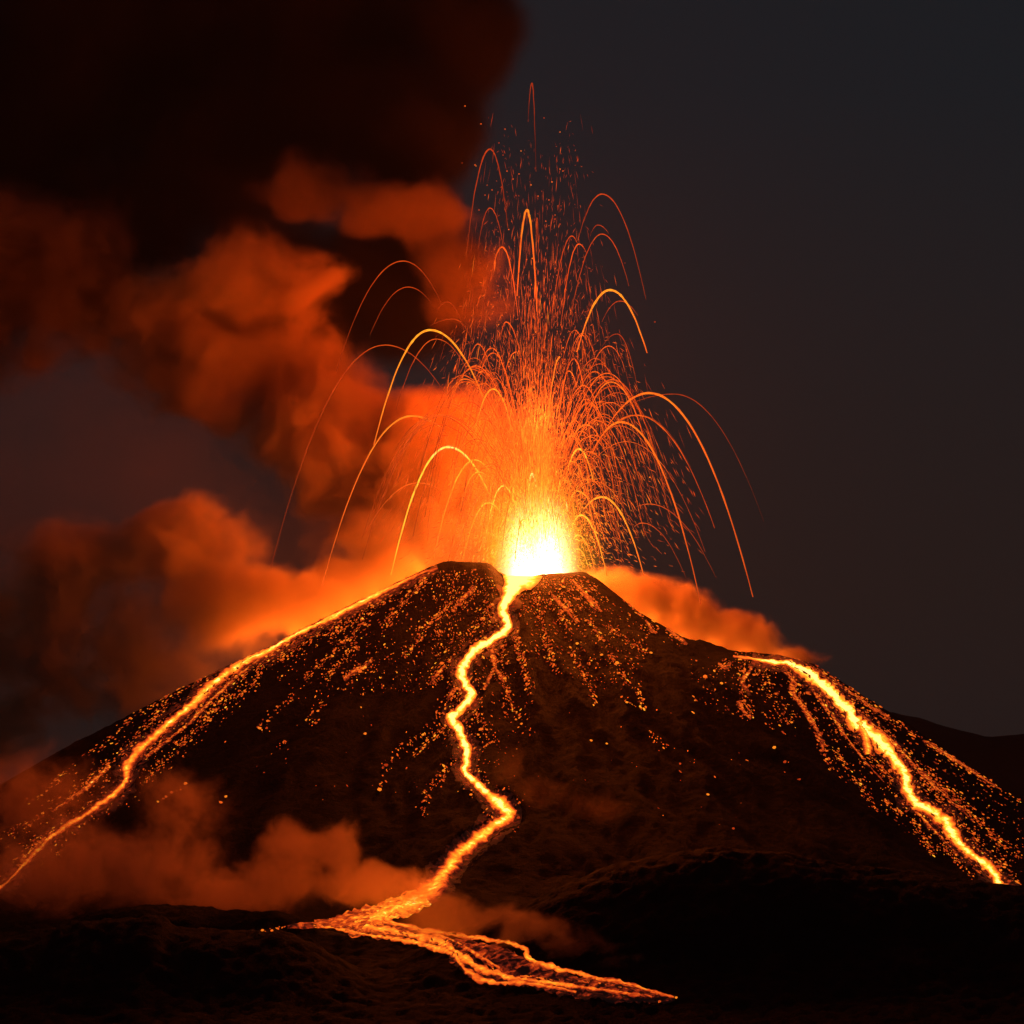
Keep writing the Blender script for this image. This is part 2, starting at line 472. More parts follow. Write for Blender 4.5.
# ------------------------------------------------------------------ lava streams draped on the land
def ribbon_mesh(pts, heat, step=2.2, across=9, lift=0.7, dome=1.2, jitter=0.35, edge_cool=0.68, only=None):
    R = resample(pts, step)
    n = len(R)
    t = np.gradient(R[:, :2], axis=0)
    t /= np.linalg.norm(t, axis=1)[:, None]+1e-9
    nrm = np.stack([-t[:, 1], t[:, 0]], 1)
    s = np.cumsum(np.r_[0, np.linalg.norm(np.diff(R[:, :2], axis=0), axis=1)])
    seed = RNG.uniform(0, 500)
    wob = perlin(s*0.22+seed, s*0+3.3)*1.4
    rag = lambda k: perlin(s*0.06+seed, s*0+k)*1.5+perlin(s*0.19+seed, s*0+k+3)*1.0+perlin(s*0.47+seed, s*0+k+6)*0.7
    wc = np.minimum(R[:, 2], 8)/np.maximum(R[:, 2], 0.1)
    wl2 = np.maximum(0.3, 1+jitter*rag(7.7)*wc)
    wr2 = np.maximum(0.3, 1+jitter*rag(27.7)*wc)
    V, H, rows = [], [], []
    for i in range(n):
        row = []
        for j in range(across):
            u = -1+2*j/(across-1)
            w = R[i, 2]*(wl2[i] if u < 0 else wr2[i])
            px = R[i, 0]+nrm[i, 0]*(u*w+wob[i]*min(1, R[i, 2]*0.2))
            py = R[i, 1]+nrm[i, 1]*(u*w+wob[i]*min(1, R[i, 2]*0.2))
            h = LAND.hit(px, py, 14, only)
            if h is None:
                row.append(None); continue
            loc, nor, d = h
            k = lift+dome*(1-u*u)
            p = loc+(nor*0.6+(EYE-loc).normalized()*0.6)*k
            row.append(len(V)); V.append(p)
            f = i/(n-1)
            hh = np.interp(f, np.linspace(0, 1, len(heat)), heat)
            H.append(hh-edge_cool*abs(u)**1.7)
        rows.append(row)
    F = []
    for i in range(n-1):
        for j in range(across-1):
            q = (rows[i][j], rows[i][j+1], rows[i+1][j+1], rows[i+1][j])
            if None in q: continue
            P = [V[k] for k in q]
            if max((P[0]-P[2]).length, (P[1]-P[3]).length) > 75: continue
            F.append(q)
    return V, F, H

def ribbon(name, pts, heat, mat, parent=None, **kw):
    V, F, H = ribbon_mesh(pts, heat, **kw)
    c = np.mean([[v.x, v.y, v.z] for v in V], axis=0)
    if parent is not None:
        return mesh_obj(name, V, F, mat, parent, attrs={'melt': H})
    return mesh_obj(name, V, F, mat, attrs={'melt': H}, origin=c)

def lava_lamp(name, parent, loc, watts, colour, radius):
    """unseen point lamp added to strengthen the light of the molten rock"""
    ld = bpy.data.lights.new(name, 'POINT')
    ld.energy = watts; ld.color = colour; ld.shadow_soft_size = radius
    o = bpy.data.objects.new(name, ld)
    COL.objects.link(o)
    o.location = loc
    if parent: o.parent = parent
    return o

cen = empty('lava_flow', (0, 0, 0))
tag(cen, 'winding yellow lava flow down the front face, spreading into an orange fan at the foot', 'lava flow', 'lava flows down the volcano')
ribbon('channel', [(a, b, c*(0.86 if b > 600 else 1)) for a, b, c in CENTRAL], [1.3, 1.22, 1.18, 1.15, 1.14, 1.1, 1.05, 0.94, 0.82, 0.85], M_FLOW, cen, jitter=0.5)
ribbon('spreading_fan', FAN_MAIN, [0.92, 0.8, 0.5, 0.3, 0.24, 0.2, 0.18, 0.16, 0.14, 0.1], M_FAN, cen, edge_cool=0.1, across=9, jitter=0.5, lift=0.5, dome=0.4)
ribbon('fan_tip', FAN_TIP, [0.6, 0.5, 0.4], M_FAN, cen, edge_cool=0.1, lift=1.2)
ribbon('crusted_middle', FAN_CRUST, [0.26, 0.16, 0.2, 0.3], M_FAN, cen, edge_cool=-0.12, lift=0.3, dome=1.6)
for pts, ht in FAN_CHANNELS:
    ribbon('fan_channel', [(a, b, c*1.1) for a, b, c in pts], [v+0.06 for v in ht], M_CHANNEL, cen, across=5, lift=1.2, dome=0.4, jitter=1.0, edge_cool=0.3)
def halo_margin(pts, par, k=2.3, h=0.30, only=None):  # dull red halo of light beside the lava, put in as emissive ribbons
    ribbon('halo_margin', [(a, b, min(c*k+1.2, c+6)) for a, b, c in pts], [h, h, h*0.9, h*0.8], M_MARGIN, par, across=11, lift=0.3, dome=0.15, jitter=0.7, edge_cool=0.34, only=only)
halo_margin(CENTRAL[3:], cen)
lf = empty('lava_flow', (0, 0, 0))
tag(lf, 'long straight orange lava flow running down the left flank out of the picture', 'lava flow', 'lava flows down the volcano')
ribbon('channel', [(a, b, c*0.8) for a, b, c in LEFT], [0.5, 0.93, 0.95, 0.95, 0.93, 0.9, 0.84, 0.8, 0.76, 0.72, 0.7], M_FLOW, lf, jitter=0.5)
halo_margin(LEFT, lf)
for k in ('left_braid', 'left_lower_braid', 'left_upper_braid'):
    ribbon('braid', RIVULETS[k], [0.66, 0.58, 0.5], M_RIVULET, lf, across=5, lift=0.3, dome=0.5, jitter=0.8, edge_cool=0.3)
rf = empty('lava_flow', (0, 0, 0))
tag(rf, 'thick yellow lava flow plunging down the right flank to the dark foreground hill', 'lava flow', 'lava flows down the volcano')
ribbon('channel', [(a, b, c*0.9) for a, b, c in RIGHT], [0.6, 1.12, 1.18, 1.15, 1.12, 1.08, 1.08, 1.06, 1.06, 1.0], M_FLOW, rf, only=1, jitter=0.6)
halo_margin(RIGHT[1:], rf, only=1)
for k in ('right_spur',):
    ribbon('braid', RIVULETS[k], [0.95, 0.8], M_FLOW, rf, across=5, lift=0.9)
RIV_LABEL = {
    'right_inner': 'ragged red lava strand just left of the upper half of the right flow',
    'right_lower': 'ragged red lava strand along the left edge of the right flow near its bottom',
    'right_beyond': 'ragged red lava strand along the right edge of the right flow at mid slope',
    'right_second': 'orange lava rivulet just left of the top of the right flow',
    'right_outer': 'thin red lava rivulet along the outer edge of the right flow near its top',
    'right_far': 'thin red lava rivulet farthest out on the right flank',
    'shoulder': 'short bent orange lava rivulet below the middle of the right shoulder',
    'shoulder_low': 'short red lava rivulet under the bent one on the right shoulder',
    'shoulder_hook': 'tiny hooked lava rivulet at the bump of the right shoulder',
    'right_rim': 'bright line of lava on the right ridge, in the saddle under the steam',
    'right_rim_upper': 'small bright patch of lava on the right ridge above the saddle',
    'right_slope': 'short orange lava streak below the rim right of the notch',
    'right_slope_edge': 'orange lava streak near the right end of the crater rim',
    'central_branch': 'thin side branch of lava leaving the central flow to the right',
    'central_twig': 'smallest twig of lava forking from the side branch of the central flow',
    'left_slope': 'short orange lava streak below the rim left of the notch',
    'left_slope_low': 'short orange lava streak halfway down the left front slope',
    'left_bank': 'small lava streak left of the first big bend of the central flow',
    'central_elbow': 'small lava elbow curling off the left of the central flow',
}
for k, lab in RIV_LABEL.items():
    o = ribbon('lava_rivulet', RIVULETS[k], [0.42, 0.62, 0.56, 0.36], M_RIVULET, across=5, lift=0.25, dome=0.5, jitter=0.8, edge_cool=0.35)
    tag(o, lab, 'lava rivulet', 'small lava rivulets on the slopes')
for px, py in ((425, 572), (400, 582), (375, 593), (350, 605), (325, 617), (300, 630), (275, 643), (250, 657)):  # unseen lamps added behind the left crest to brighten the smoke
    lava_lamp('smoke_fill', lf, at(px, py, 42), 2.0e5, (1, 0.18, 0.018), 24)
for px, py in ((600, 588), (625, 602), (650, 620), (680, 640), (712, 648), (745, 655), (780, 662)):  # unseen lamps added behind the right ridge to brighten its steam
    lava_lamp('smoke_fill', rf, at(px, py, 42), 1.9e5, (1, 0.18, 0.018), 22)
for px, py, y in ((420, 890, -650), (350, 916, -680), (480, 945, -760), (570, 970, -800)):  # extra lamps added above the fan to brighten the foot smoke
    lava_lamp('smoke_fill', cen, at(px, py, y), 5.0e4, (1, 0.16, 0.016), 20)

# ------------------------------------------------------------------ glowing rocks lying on the slopes
ST = [  # polyline of (column, row), how many, spread
 ([(474, 588), (452, 612)], 26, 3), ([(440, 613), (437, 637)], 16, 4), ([(423, 637), (411, 650), (399, 660)], 26, 3), ([(373, 659), (344, 679)], 30, 3),
 ([(367, 622), (330, 655), (303, 680)], 60, 4), ([(391, 593), (355, 618), (326, 640)], 95, 5), ([(338, 616), (305, 640), (279, 663)], 90, 5),
 ([(288, 637), (268, 660), (250, 686)], 55, 4), ([(426, 578), (404, 602), (382, 628)], 70, 4), ([(455, 599), (434, 620), (414, 637)], 60, 4), ([(358, 645), (323, 680)], 40, 4),
 ([(493, 604), (467, 637), (443, 669), (429, 686)], 70, 4), ([(455, 695), (429, 733), (396, 751), (379, 790)], 48, 5), ([(449, 722), (414, 757)], 40, 4),
 ([(452, 763), (432, 786), (420, 815)], 42, 5), ([(323, 701), (309, 724)], 16, 5), ([(294, 695), (259, 730)], 24, 4), ([(285, 742), (270, 752)], 4, 4),
 ([(493, 642), (495, 666), (483, 689)], 26, 2), ([(499, 672), (511, 704), (522, 722)], 32, 3), ([(514, 637), (522, 666), (531, 692)], 36, 3), ([(473, 707), (493, 745)], 28, 6),
 ([(515, 628), (523, 657), (529, 695)], 66, 4), ([(500, 642), (509, 716)], 44, 5), ([(535, 593), (547, 643), (556, 675)], 78, 4), ([(564, 599), (578, 623)], 30, 2),
 ([(559, 613), (570, 631)], 22, 4), ([(570, 651), (585, 678), (597, 704)], 44, 3), ([(579, 587), (600, 610)], 36, 3), ([(588, 619), (603, 643)], 32, 2.5),
 ([(607, 625), (629, 643), (652, 654)], 42, 3), ([(610, 654), (617, 666), (629, 686)], 30, 3), ([(626, 698), (634, 708)], 6, 3), ([(638, 692), (644, 710)], 20, 3),
 ([(626, 599), (655, 634)], 30, 2), ([(646, 730), (667, 748)], 10, 3), ([(705, 676), (706, 679)], 5, 2), ([(720, 666), (729, 667)], 8, 2),
 ([(815, 667), (850, 692), (890, 719), (934, 747), (1021, 800)], 130, 3), ([(849, 703), (902, 750), (960, 800), (1012, 862)], 120, 5), ([(927, 744), (996, 787)], 40, 1.5),
 ([(915, 766), (959, 803), (1021, 859)], 90, 4), ([(921, 778), (965, 828), (1005, 875)], 70, 4), ([(792, 678), (818, 734), (831, 769)], 60, 3), ([(818, 694), (846, 737)], 40, 3),
 ([(834, 750), (859, 784), (877, 812)], 46, 3), ([(865, 750), (896, 784)], 44, 4), ([(884, 800), (902, 815)], 22, 2.5), ([(912, 819), (934, 856)], 30, 4), ([(940, 844), (974, 878)], 26, 4),
 ([(740, 665), (743, 700)], 16, 4), ([(759, 669), (775, 700), (787, 725)], 60, 8), ([(738, 700), (753, 718)], 16, 3),
 ([(211, 676), (134, 718), (70, 771), (28, 803)], 90, 4), ([(169, 700), (119, 757)], 46, 4), ([(116, 757), (63, 803), (0, 839)], 70, 4), ([(105, 771), (81, 792)], 26, 2.5),
 ([(256, 680), (211, 718), (165, 760), (141, 785)], 80, 4), ([(229, 694), (176, 746)], 60, 4), ([(186, 785), (158, 803)], 8, 2), ([(84, 820), (53, 859)], 16, 4), ([(35, 852), (17, 869)], 20, 4),
 ([(300, 636), (262, 664), (215, 690), (150, 748)], 120, 6), ([(1000, 860), (1020, 886)], 16, 4), ([(300, 925), (262, 931)], 10, 1.2), ([(470, 968), (540, 986), (660, 1001)], 60, 3)]
POLY = [([(440, 570), (490, 569), (498, 592), (430, 602)], 90), ([(545, 575), (585, 576), (600, 590), (540, 590)], 50), ([(330, 620), (437, 569), (494, 577), (492, 640), (430, 690), (300, 700), (262, 668)], 430), ([(520, 592), (585, 575), (650, 632), (640, 690), (590, 690), (530, 652)], 300),
        ([(545, 577), (588, 577), (610, 600), (590, 612), (520, 615), (522, 592)], 150), ([(440, 600), (500, 580), (495, 630), (455, 650), (430, 660)], 110),
        ([(690, 648), (800, 668), (800, 740), (740, 720), (690, 700)], 90), ([(790, 668), (860, 720), (960, 840), (990, 880), (900, 830), (830, 770)], 200),
        ([(830, 680), (1023, 800), (1023, 880), (960, 840), (880, 740)], 190), ([(260, 655), (140, 720), (10, 830), (20, 860), (150, 790), (260, 690)], 170),
        ([(480, 640), (540, 640), (530, 740), (470, 790), (440, 780), (430, 700)], 130), ([(200, 740), (420, 690), (560, 700), (700, 700), (760, 760), (560, 800), (300, 800)], 46), ([(640, 740), (800, 760), (760, 850), (640, 840)], 8)]

def in_poly(x, y, P):
    r = False; j = len(P)-1
    for i in range(len(P)):
        xi, yi = P[i]; xj, yj = P[j]
        if (yi > y) != (yj > y) and x < (xj-xi)*(y-yi)/(yj-yi)+xi: r = not r
        j = i
    return r

rocks = []   # (column, row, radius)
for pl, n, sp in ST:
    pl = np.array(pl, float)
    for _ in range(int(n*2.1)):
        f = random.random()**1.2*(len(pl)-1)
        i = min(int(f), len(pl)-2); t = f-i
        p = pl[i]*(1-t)+pl[i+1]*t
        d = pl[i+1]-pl[i]; d = d/np.linalg.norm(d)
        off = random.gauss(0, sp*0.6)
        rocks.append((p[0]-d[1]*off, p[1]+d[0]*off, min(2.3, 0.66*math.exp(random.gauss(0, 0.38)))))
for course, n in [(CENTRAL[5:30], 420), (LEFT, 520), (RIGHT, 620)]+[(v, 26) for v in RIVULETS.values()]:
    q = resample(course, 2.0)
    for _ in range(n):
        i = random.randrange(1, len(q)-1)
        d = q[i+1, :2]-q[i-1, :2]; d = d/np.linalg.norm(d)
        off = random.choice((-1, 1))*(q[i, 2]*0.7+abs(random.gauss(0, 1))*(3.2+q[i, 2]*0.55))
        rocks.append((q[i, 0]-d[1]*off, q[i, 1]+d[0]*off, min(2.2, 0.6*math.exp(random.gauss(0, 0.42)))))
for P, n in POLY:
    xs = [p[0] for p in P]; ys = [p[1] for p in P]
    k = 0
    while k < n*1.9:
        x = random.uniform(min(xs), max(xs)); y = random.uniform(min(ys), max(ys))
        if not in_poly(x, y, P): continue
        k += 1
        rocks.append((x, y, min(1.8, 0.5*math.exp(random.gauss(0, 0.4)))))
for x, y, r in ((379, 790, 2.3), (365, 734, 1.7), (774, 748, 2.0), (785, 762, 1.9), (799, 780, 1.8), (705, 677, 2.4), (733, 829, 1.6), (708, 795, 1.7), (622, 697, 1.4), (186, 784, 2.0), (172, 793, 2.0), (166, 797, 1.9),
                (158, 802, 1.5), (221, 803, 2.1), (226, 797, 1.6), (285, 742, 1.9), (262, 931, 1.8), (272, 931, 1.6), (676, 998, 1.6), (591, 741, 1.6), (607, 744, 1.4), (680, 764, 1.3), (1010, 882, 2.2)):
    rocks.append((x, y, r))

ICO_V, ICO_F = [], []
def ico_variant(seed):
    import bmesh
    bm = bmesh.new()
    bmesh.ops.create_icosphere(bm, subdivisions=1, radius=1.0)
    rr = random.Random(seed)
    for v in bm.verts:
        v.co *= rr.uniform(0.7, 1.2)
        v.co.z *= 0.8
    V = [v.co.copy() for v in bm.verts]; F = [[v.index for v in f.verts] for f in bm.faces]
    bm.free()
    return V, F
ROCKV = [ico_variant(k) for k in range(5)]

placed = []
for x, y, r in rocks:
    h = LAND.hit(x, y, 3)
    if h is None or (x > 700 and h[0].y < -600): continue
    s = (CAM_D+h[0].y)/CAM_D
    dn = Vector((0, 0, -1))-h[1]*(-h[1].z)
    dn = dn.normalized() if dn.length > 1e-3 else Vector((0, -1, 0))
    placed.append((h[0]+h[1]*r*0.25, r*s, x, y, dn))
placed.sort(key=lambda p: -p[1]/((CAM_D+p[0].y)/CAM_D))
ROCK_ME = []
for V, F in ROCKV:
    me = bpy.data.meshes.new('glowing_rock')
    me.from_pydata([tuple(v) for v in V], [], F)
    me.materials.append(M_EMBER)
    ROCK_ME.append(me)
def side_of(x):
    if x < 250: return 'small glowing rock lying beside the left lava flow', 'glowing rocks beside the left flow'
    if x < 500: return 'small glowing rock lying on the front slope left of the central flow', 'glowing rocks on the left front slope'
    if x < 700: return 'small glowing rock lying on the front slope right of the central flow', 'glowing rocks on the right front slope'
    return 'small glowing rock lying beside the right lava flow', 'glowing rocks beside the right flow'
for k, (p, r, x, y, dn) in enumerate(placed[:300]):
    o = bpy.data.objects.new('glowing_rock', ROCK_ME[k % 5])
    COL.objects.link(o)
    o.location = p; o.scale = (r*1.1, r*1.1, r)
    o.rotation_euler = (random.uniform(-.4, .4), random.uniform(-.4, .4), random.uniform(0, 6.28))
    lab, grp = side_of(x)
    tag(o, lab, 'glowing rock', grp)
V, F, H = [], [], []
for k, (p, r, x, y, dn) in enumerate(placed[300:]):
    st = random.uniform(0.3, 2.4); r *= 0.86
    iv, jf = ROCKV[k % 5]
    b = len(V)
    hh = min(0.85, max(0.2, random.gauss(0.44, 0.15)))
    for v in iv:
        q = p+v*r+dn*(v.dot(dn)*r*st)
        V.append((q.x, q.y, q.z)); H.append(hh)
    for f in jf: F.append([b+q for q in f])
M_EMBER_FINE = lava_material('fine_ember_lava', strength=1.0)
tag(mesh_obj('glowing_cinders', V, F, M_EMBER_FINE, attrs={'melt': H}, smooth=False), 'fine glowing cinders strewn in streaks over the slopes', 'cinders', kind='stuff')

# ------------------------------------------------------------------ the fountain
VENT = at(538, 578, 0)
# apex, left end, right end (None = that side not seen), thickness, heat, label
ARCS = [
 ((430, 330), (374, 445), (483, 397), 2.3, .70, 'thick orange lava arc high left of the fountain, brightest of the upper left'),
 ((412, 416), (322, 586), (447, 434), 1.7, .62, 'long orange lava arc falling furthest left onto the left rim'),
 ((448, 447), (391, 575), (489, 494), 2.3, .86, 'thick bright yellow lava arc low left of the fountain'),
 ((385, 345), (271, 567), (444, 392), 1.0, .44, 'thin red lava arc sweeping far left, ending over the dark gap in the smoke'),
 ((436, 339), (396, 410), (470, 376), .9, .48, 'thin lava arc just inside the thick orange one high on the left'),
 ((465, 379), (441, 412), (507, 462), 1.1, .56, 'lava arc with a long right leg, left of the column at mid height'),
 ((493, 389), (472, 445), (512, 430), 1.5, .66, 'narrow orange lava arch close left of the column'),
 ((475, 460), (433, 560), (497, 488), 1.3, .74, 'yellow lava arc nested inside the thick yellow one on the left'),
 ((478, 472), (456, 526), (496, 486), .9, .68, 'thin yellow lava arc second inside the thick yellow one'),
 ((503, 486), (485, 540), (516, 508), 1.5, .84, 'small bright yellow arch left of the white vent'),
 ((488, 503), (462, 562), (507, 524), 1.2, .78, 'small yellow lava arch beside the left lip of the vent'),
 ((418, 483), (365, 534), (442, 491), .8, .52, 'faint orange lava arc against the orange smoke left of the vent'),
 ((478, 344), (468, 367), (493, 384), .9, .48, 'small thin arch high on the left of the column'),
 ((453, 319), (430, 326), (473, 342), .8, .42, 'short red arch above the thick upper left arc'),
 ((403, 261), (336, 372), (441, 303), 1.1, .42, 'red lava arc topping the upper left against dark smoke'),
 ((408, 287), (370, 335), (432, 304), .9, .40, 'faint red lava arc under the topmost left one'),
 ((490, 149), (466, 256), (508, 228), 1.5, .40, 'tall pale red arch, highest on the left of the fountain'),
 ((490, 208), (478, 248), (503, 244), 1.0, .40, 'small red arch inside the tall pale red one'),
 ((502, 247), (490, 282), (518, 316), 1.5, .50, 'orange red arch left of the tallest spike'),
 ((527, 210), (517, 296), (537, 312), 2.2, .62, 'narrow bright orange spike at the top of the column'),
 ((532, 83), (528, 122), (536, 172), 1.1, .36, 'highest thin red spark trail rising alone over the fountain'),
 ((572, 236), (554, 300), (577, 243), 1.1, .42, 'red hooked lava trail right of the column top'),
 ((579, 244), (561, 325), (586, 252), 1.3, .46, 'red hooked lava trail next right at the column top'),
 ((602, 194), (578, 240), (646, 300), 1.3, .40, 'tallest red arch on the right of the fountain'),
 ((602, 234), (571, 315), (629, 286), 1.1, .42, 'red arch under the tallest one on the right'),
 ((598, 225), (590, 236), (609, 234), .9, .36, 'short faint arc between the two tall right arches'),
 ((610, 290), (577, 352), (647, 353), 2.4, .66, 'thick orange arch high right of the fountain'),
 ((620, 301), (602, 322), (638, 316), .8, .40, 'faint red arc just inside the thick high right arch'),
 ((609, 346), (583, 396), (624, 366), 1.0, .46, 'thin arch right of the column at mid height'),
 ((617, 334), (602, 347), (640, 402), .8, .38, 'faint red arch outside the thin mid height one on the right'),
 ((611, 382), (583, 432), (648, 452), 1.4, .56, 'orange arch above the middle of the right side'),
 ((649, 393), (608, 426), (753, 597), 2.4, .56, 'longest thick orange arc, falling far right beyond the ridge steam'),
 ((621, 422), (592, 454), (701, 604), 2.2, .58, 'thick orange arc falling onto the right ridge'),
 ((674, 394), (622, 408), (764, 522), .9, .32, 'faint dark red arc outermost on the right'),
 ((579, 449), (564, 486), (593, 480), 2.0, .78, 'short bright yellow arch right of the column'),
 ((602, 497), (584, 509), (644, 576), 2.1, .68, 'orange yellow arc landing close right of the crater'),
 ((581, 515), (569, 536), (607, 576), 1.8, .76, 'yellow arch hugging the right edge of the white vent'),
 ((578, 535), (570, 548), (596, 574), 1.0, .72, 'second smaller yellow arch at the right edge of the vent'),
 ((578, 549), (571, 560), (589, 570), .9, .72, 'smallest yellow arch at the right edge of the vent'),
 ((569, 371), (560, 405), (577, 388), 1.2, .54, 'small orange arch close right of the column'),
 ((582, 335), (574, 352), (588, 346), .9, .46, 'tiny arch at the foot of the thick high right arc'),
 ((603, 414), (586, 438), (616, 422), 1.0, .50, 'small arch inside the upper middle right arc'),
 ((593, 435), (582, 445), (632, 497), .9, .46, 'thin arc with a long right leg below the middle right arcs'),
 ((649, 504), (636, 507), (716, 578), .9, .42, 'thin red arc low on the far right'),
 ((642, 523), (634, 527), (686, 578), .8, .40, 'thin red arc lowest on the far right'),
 ((577, 491), (567, 512), (605, 540), 1.0, .66, 'thin yellow arch between the two bright right arches'),
 ((560, 357), (547, 432), None, 1.6, .62, 'bright orange streak rising on the right flank of the column'),
 ((532, 474), (527, 505), (538, 506), 2.0, .92, 'small bright yellow spike above the white vent'),
 ((516, 352), (502, 384), None, 1.1, .50, 'short half arc on the left flank of the column'),
 ((506, 322), (500, 340), (524, 372), 1.0, .48, 'small red arch inside the column near its top'),
 ((447, 302), (436, 312), (466, 338), .8, .38, 'faint red arch between the topmost left arc and the column'),
 ((537, 218), (536.4, 245), (538.5, 262), .9, .40, 'thin vertical spark trail beside the bright orange spike'),
]

def arc_points(ap, le, re, n=44):
    xa, ya = ap
    out = []
    if le is not None:
        k = (le[1]-ya)/max(1e-3, (le[0]-xa)**2)
        for t in np.linspace(1, 0, n//2, endpoint=False):
            x = xa+(le[0]-xa)*t
            out.append((x, ya+k*(x-xa)**2, -t))
    if re is not None:
        k = (re[1]-ya)/max(1e-3, (re[0]-xa)**2)
        for t in np.linspace(0, 1, n//2):
            x = xa+(re[0]-xa)*t
            out.append((x, ya+k*(x-xa)**2, t))
    else:
        out.append((xa, ya, 0))
    return out

def tube(P, R, H, sides=6):
    V, F, HH = [], [], []
    n = len(P)
    for i in range(n):
        a = P[max(0, i-1)]; b = P[min(n-1, i+1)]
        t = (b-a).normalized()
        u = t.cross(Vector((0, 1, 0)))
        if u.length < 1e-4: u = Vector((1, 0, 0))
        u.normalize(); v = t.cross(u)
        for j in range(sides):
            w = 2*math.pi*j/sides
            V.append(P[i]+(u*math.cos(w)+v*math.sin(w))*R[i]); HH.append(H[i])
    for i in range(n-1):
        for j in range(sides):
            F.append((i*sides+j, i*sides+(j+1) % sides, (i+1)*sides+(j+1) % sides, (i+1)*sides+j))
    F.append(tuple(range(sides-1, -1, -1))); F.append(tuple((n-1)*sides+j for j in range(sides)))
    return V, F, HH

def make_arc(ap, le, re, w, heat, label, group, y0, y1, rough=0.25):  # light trail of flying lava, modelled as a solid glowing tube
    pts = arc_points(ap, le, re)
    n = len(pts)
    s = RNG.uniform(0, 300)
    P, R, H = [], [], []
    for i, (x, y, t) in enumerate(pts):
        f = i/(n-1)
        P.append(at(x+perlin(np.array([i*0.35+s]), np.array([1.1]))[0]*0.5, y, y0+(y1-y0)*f))
        a = abs(t)
        fall = 1-0.55*a**1.3
        jig = 1+rough*perlin(np.array([i*0.9+s]), np.array([4.4]))[0]*2
        R.append(max(0.16, 0.5*w*fall*jig))
        H.append(heat-0.03-0.20*a**1.6+0.10*perlin(np.array([i*0.7+s]), np.array([9.4]))[0])
    V, F, HH = tube(P, R, H)
    c = np.mean([[p.x, p.y, p.z] for p in P], axis=0)
    o = mesh_obj('lava_light_arc', V, F, M_ARC, attrs={'melt': HH}, origin=c)
    tag(o, label, 'lava arc', group)
    return o

for ap, le, re, w, heat, lab in ARCS:
    d = random.uniform(-45, 35)
    rightward = (ap[0] > 538)
    a, b = (0, d) if rightward else (d, 0)
    make_arc(ap, le, re, w*0.92, heat+(0.12 if heat > 0.64 else 0.07 if heat > 0.5 else 0), lab, 'light arcs of lava thrown from the crater', a, b)
# thinner ones between them
for k in range(120):
    sgn = -1 if k % 2 else 1
    dx = min(92, 5+abs(random.gauss(0, 46)))
    x0 = 538+sgn*random.uniform(0, 9)
    hgt = min(300-1.6*dx, 18+dx*random.uniform(.9, 3.4)+random.gammavariate(2.0, 22))
    ya = 568-hgt
    xa = x0+sgn*dx
    tn = random.uniform(.35, .97); tf = random.uniform(.35, 1.0)
    near = (xa-sgn*dx*tn, ya+hgt*tn*tn)
    farp = (xa+sgn*dx*tf*random.uniform(.9, 1.0), min(ya+hgt*tf*tf, 574))
    hh = 0.33+0.42*math.exp(-math.hypot(xa-538, ya-560)/120)+random.uniform(-.03, .12)
    lab = ('faint thin lava arc, one of many left of the fountain column', 'faint thin lava arcs left of the column') if sgn < 0 else ('faint thin lava arc, one of many right of the fountain column', 'faint thin lava arcs right of the column')
    le, re = (farp, near) if sgn < 0 else (near, farp)
    d = random.uniform(-50, 40)
    make_arc((xa, ya), le, re, random.choice((.5, .6, .7, .9, 1.2)), hh, lab[0], lab[1], 0 if sgn > 0 else d, d if sgn > 0 else 0, 0.5)

# fine spatter of the fountain
def spray(n, seed):
    r = np.random.default_rng(seed)
    kind = r.random(n)
    hgt = np.where(kind < 0.25, r.gamma(2.2, 66, n), np.where(kind < 0.85, r.gamma(2.0, 60, n), r.gamma(2.0, 38, n)))
    hgt = np.clip(hgt, 12, 430)
    spread = np.where(kind < 0.25, 10+hgt*0.05, np.where(kind < 0.85, 26+hgt*0.26, 30))
    lim = np.interp(hgt, [0, 180, 300, 420], [105, 95, 60, 40])
    ax = np.clip(r.normal(0, 1, n)*spread, -lim, lim)*r.uniform(.6, 1, n)-2; ay = r.normal(0, 1, n)*spread*0.6
    t = np.sqrt(r.random(n))*0+r.uniform(0.05, 1.75, n)     # in units of the time to the apex
    x = ax*t; y = ay*t; z = hgt*(2*t-t*t)
    vx, vy, vz = ax, ay, hgt*(2-2*t)
    return x, y, z, vx, vy, vz, hgt, t
V, F, H = [], [], []
def spark(V, F, H, p, d, L, w, heat):
    d = d.normalized()
    u = d.cross(Vector((0, 1, 0.01))); u.normalize(); v = d.cross(u)
    b = len(V)
    V.append(p-d*L*0.5); V.append(p+d*L*0.5)
    for j in range(3):
        a = 2.094*j
        V.append(p+(u*math.cos(a)+v*math.sin(a))*w)
    H.extend([heat]*5)
    for j in range(3):
        F.append((b, b+2+(j+1) % 3, b+2+j)); F.append((b+1, b+2+j, b+2+(j+1) % 3))
bombs = []
